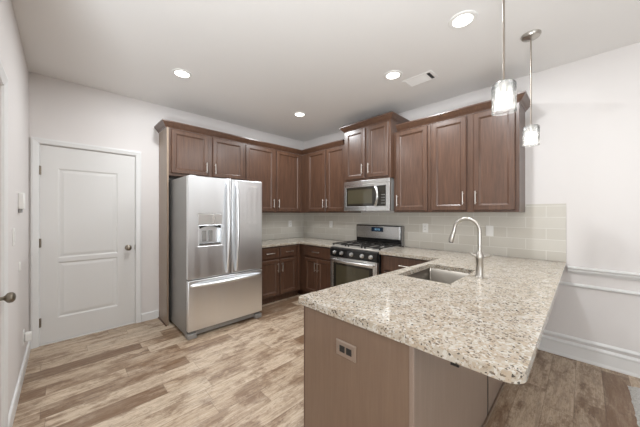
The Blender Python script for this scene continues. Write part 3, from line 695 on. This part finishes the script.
MB().cyl((fx - 2 * R_ - 0.024, fy, cz - 0.0915), (fx - 2 * R_ - 0.025, fy, cz - 0.097), 0.0145, 16).build('spray_face', 'black', sp)
lv = MB().tube([(fx + 0.018, fy + 0.012, 1.036), (fx + 0.044, fy + 0.030, 1.040), (fx + 0.052, fy + 0.036, 1.042)], [0.015, 0.015, 0.011], 14).build('lever_hub', 'nickel', fa, smooth=True)
MB().tube([(fx - 0.020, fy - 0.012, 1.038), (fx - 0.036, fy - 0.024, 1.045), (fx - 0.052, fy - 0.036, 1.060)], [0.012, 0.009, 0.006], 12).build('lever', 'nickel', lv, smooth=True)

# ------------------------------------------------------------------ ceiling fittings
dls = [(1.022, -2.505, 'recessed ceiling downlight above the door side of the refrigerator'), (1.030, -0.975, 'recessed ceiling downlight nearest the far corner of the room'),
       (2.49, -0.975, 'recessed ceiling downlight beside the ceiling air vent'), (3.232, -1.295, 'recessed ceiling downlight closest to the pendant lamps')]
d0 = None
for x, y, lab in dls:
    if d0 is None:
        d0 = thing('downlight', lab, 'ceiling light', (x, y, H), 'recessed ceiling downlights')
        MB().lathe([(0.062, 0.0), (0.066, 0.007), (0.080, 0.009), (0.090, 0.006), (0.093, 0.0)], (x, y, H), 'z', 36, (False, False)).build('trim_ring', 'plastic', d0, smooth=True)
        for v in d0.children[0].data.vertices: v.co.z *= -1
        MB().lathe([(0.0655, -0.0045), (0.05, -0.0055), (0.02, -0.006)], (x, y, H), 'z', 32, (False, True)).build('lens', 'lens', d0, smooth=True)
    else: dup(d0, (x, y, H), lab)
    ld = bpy.data.lights.new('downlight_lamp', 'AREA'); ld.shape = 'DISK'; ld.size = 0.12; ld.energy = DOWN_E; ld.color = (0.93, 0.97, 1.0); ld.spread = math.radians(180)
    lo = bpy.data.objects.new('downlight_lamp', ld); COL.objects.link(lo); lo.location = (x, y, H - 0.014)

vt = thing('ceiling_vent', 'white rectangular air vent grille in the ceiling', 'vent', (2.645, -0.70, H))
FV = FZ(H)
MB().frame(FV, 2.490, 2.800, -0.795, -0.610, (2.515, 2.775, -0.775, -0.630), 0, 0.008).build('frame', 'ceiling', vt, bev=0.002)
MB().box(2.516, 2.774, -0.774, -0.631, H - 0.0012, H - 0.0002).build('duct_backing', 'ventdark', vt)
for i in range(11):
    y = -0.766 + i * 0.0128
    MB().rings([[(x, y - 0.004, H - 0.0015), (x, y - 0.003, H - 0.0015), (x, y + 0.006, H - 0.007), (x, y + 0.005, H - 0.007)] for x in (2.5165, 2.735)]).build('slat', 'ceiling', vt)
for x in (2.5155, 2.7365): MB().box(x, x + 0.004, -0.774, -0.631, H - 0.008, H - 0.0013).build('cross_bar', 'ceiling', vt)
MB().box(2.7415, 2.7735, -0.773, -0.632, H - 0.003, H - 0.0013).build('damper_slot', 'iron', vt)

def pendant(x, y, lab):
    p = thing('pendant_lamp', lab, 'pendant light', (x, y, 1.86), 'glass pendant lamps over the peninsula')
    MB().lathe([(0.064, 0.0), (0.064, -0.010), (0.056, -0.022), (0.02, -0.028), (0.008, -0.034)], (x, y, H), 'z', 28).build('canopy', 'nickel', p, smooth=True)
    MB().cyl((x, y, H - 0.03), (x, y, 2.02), 0.0048, 12).build('rod', 'rod', p, smooth=True)
    MB().lathe([(0.0, 0.034), (0.010, 0.034), (0.021, 0.029), (0.021, 0.010), (0.017, -0.022), (0.014, -0.026)], (x, y, 2.0), 'z', 20).build('socket_cap', 'nickel', p, smooth=True)
    g = MB().lathe([(0.022, 2.024), (0.046, 2.024), (0.053, 2.017), (0.0545, 2.006), (0.0545, 1.872), (0.0515, 1.872), (0.0515, 2.004), (0.045, 2.020), (0.022, 2.020)], (x, y, 0), 'z', 48, (False, False)).build('glass_shade', 'glass', p, smooth=True)
    bl = MB().lathe([(0.011, 0.083), (0.012, 0.07), (0.020, 0.050), (0.024, 0.034), (0.021, 0.018), (0.011, 0.009), (0.003, 0.007)], (x, y, 1.893), 'z', 24).build('bulb', 'bulb', p, smooth=True)
    ld = bpy.data.lights.new('pendant_lamp_light', 'POINT'); ld.energy = PEND_E; ld.color = (1, 0.94, 0.86); ld.shadow_soft_size = 0.035
    lo = bpy.data.objects.new('pendant_lamp_light', ld); COL.objects.link(lo); lo.location = (x, y, 1.862)
    return p
pendant(3.552, -1.702, 'larger looking crackled glass pendant lamp hanging nearest the camera')
pendant(3.556, -0.740, 'smaller looking crackled glass pendant lamp hanging beside the end of the wall cabinets')

# ------------------------------------------------------------------ outlets, switches and small wall things
def outlet(F, u, v, lab, w=0.072, h=0.116, mat='plastic', horiz=False, kind='outlet'):
    p = thing('wall_outlet' if kind == 'outlet' else 'light_switch', lab, 'outlet' if kind == 'outlet' else 'switch', F(u, v, 0))
    if horiz: w, h = h, w
    MB().panel(F, u - w / 2, u + w / 2, v - h / 2, v + h / 2, [(0, 0.0005), (0, 0.004), (0.004, 0.007), (0.01, 0.007)]).build('cover_plate', mat, p)
    if kind == 'outlet':
        for q in (-0.020, 0.020):
            cu, cv = (u + q, v) if horiz else (u, v + q)
            rc = MB().panel(F, cu - 0.015, cu + 0.015, cv - 0.015, cv + 0.015, [(0, 0.0071), (0.0, 0.0085), (0.002, 0.0095), (0.006, 0.0095)]).build('receptacle', 'iron' if mat == 'bronze' else mat, p)
            sl = MB()
            for a in (-0.006, 0.006): 
                b = (cu + a, cv + 0.003) if not horiz else (cu + 0.003, cv + a)
                dd = (0.0012, 0.005) if not horiz else (0.005, 0.0012)
                sl.box(*sum(zip(F(b[0] - dd[0], b[1] - dd[1], 0.0096), F(b[0] + dd[0], b[1] + dd[1], 0.0099)), ()))
            sl.build('slots', 'dark', rc)
    else:
        MB().panel(F, u - 0.016, u + 0.016, v - 0.033, v + 0.033, [(0, 0.0071), (0, 0.009), (0.002, 0.010), (0.006, 0.010)]).build('rocker', mat, p)
    return p
outlet(FX(0.009), -0.345, 1.150, 'white outlet on the backsplash nearest the room corner, right of the refrigerator')
outlet(FY(-0.009), 0.735, 1.150, 'white outlet on the backsplash between the corner and the range')
outlet(FY(-0.009), 2.405, 1.150, 'white outlet on the backsplash between the range and the faucet')
outlet(FY(-0.009), 3.120, 1.148, 'white switch plate on the backsplash right of the faucet', kind='switch')
outlet(FY(PY), 3.080, 0.710, 'bronze horizontal outlet on the end of the peninsula', mat='bronze', horiz=True)
FL_ = FYp(YL)
outlet(FL_, 1.13, 1.18, 'white light switch on the left wall below the chime box', kind='switch')
outlet(FL_, 0.79, 0.93, 'small white cover plate on the left wall beneath the light switch', w=0.05, h=0.07, kind='switch')
o_ = outlet(FL_, 0.50, 0.285, 'white outlet low on the left wall with a plug-in box in it')
MB().box(*sum(zip(FL_(0.47, 0.25, 0.010), FL_(0.53, 0.32, 0.05)), ())).build('plug_in_box', 'plastic', o_, bev=0.006)
ch = thing('chime_box', 'slim white box mounted high on the left wall beside the door', 'wall box', FL_(0.82, 1.36, 0))
MB().box(*sum(zip(FL_(0.78, 1.372, 0.0005), FL_(0.87, 1.495, 0.032)), ())).build('cover', 'plastic', ch, bev=0.005)
MB().box(*sum(zip(FL_(0.785, 1.345, 0.0005), FL_(0.865, 1.3715, 0.018)), ())).build('base_clip', 'greypaint', ch, bev=0.002)

# ------------------------------------------------------------------ rug
bm_ = MB(); nx, ny = 60, 90
x0, x1, y0, y1 = 4.09, 6.3, -3.0, -0.23
V = [[bm_.bm.verts.new((x0 + (x1 - x0) * i / nx + random.uniform(-.006, .006), y0 + (y1 - y0) * j / ny + random.uniform(-.006, .006), (0.002 if i in (0, nx) or j in (0, ny) else 0.014 + random.uniform(0, 0.008)))) for j in range(ny + 1)] for i in range(nx + 1)]
for i in range(nx):
    for j in range(ny): bm_.bm.faces.new((V[i][j], V[i + 1][j], V[i + 1][j + 1], V[i][j + 1]))
b0 = [bm_.bm.verts.new(p) for p in ((x0, y0, 0.0005), (x1, y0, 0.0005), (x1, y1, 0.0005), (x0, y1, 0.0005))]; bm_.bm.faces.new(b0[::-1])
tag(bm_.build('area_rug', 'rug', smooth=True), 'pale grey shaggy rug on the floor at the right edge by the white panelled wall', 'rug')
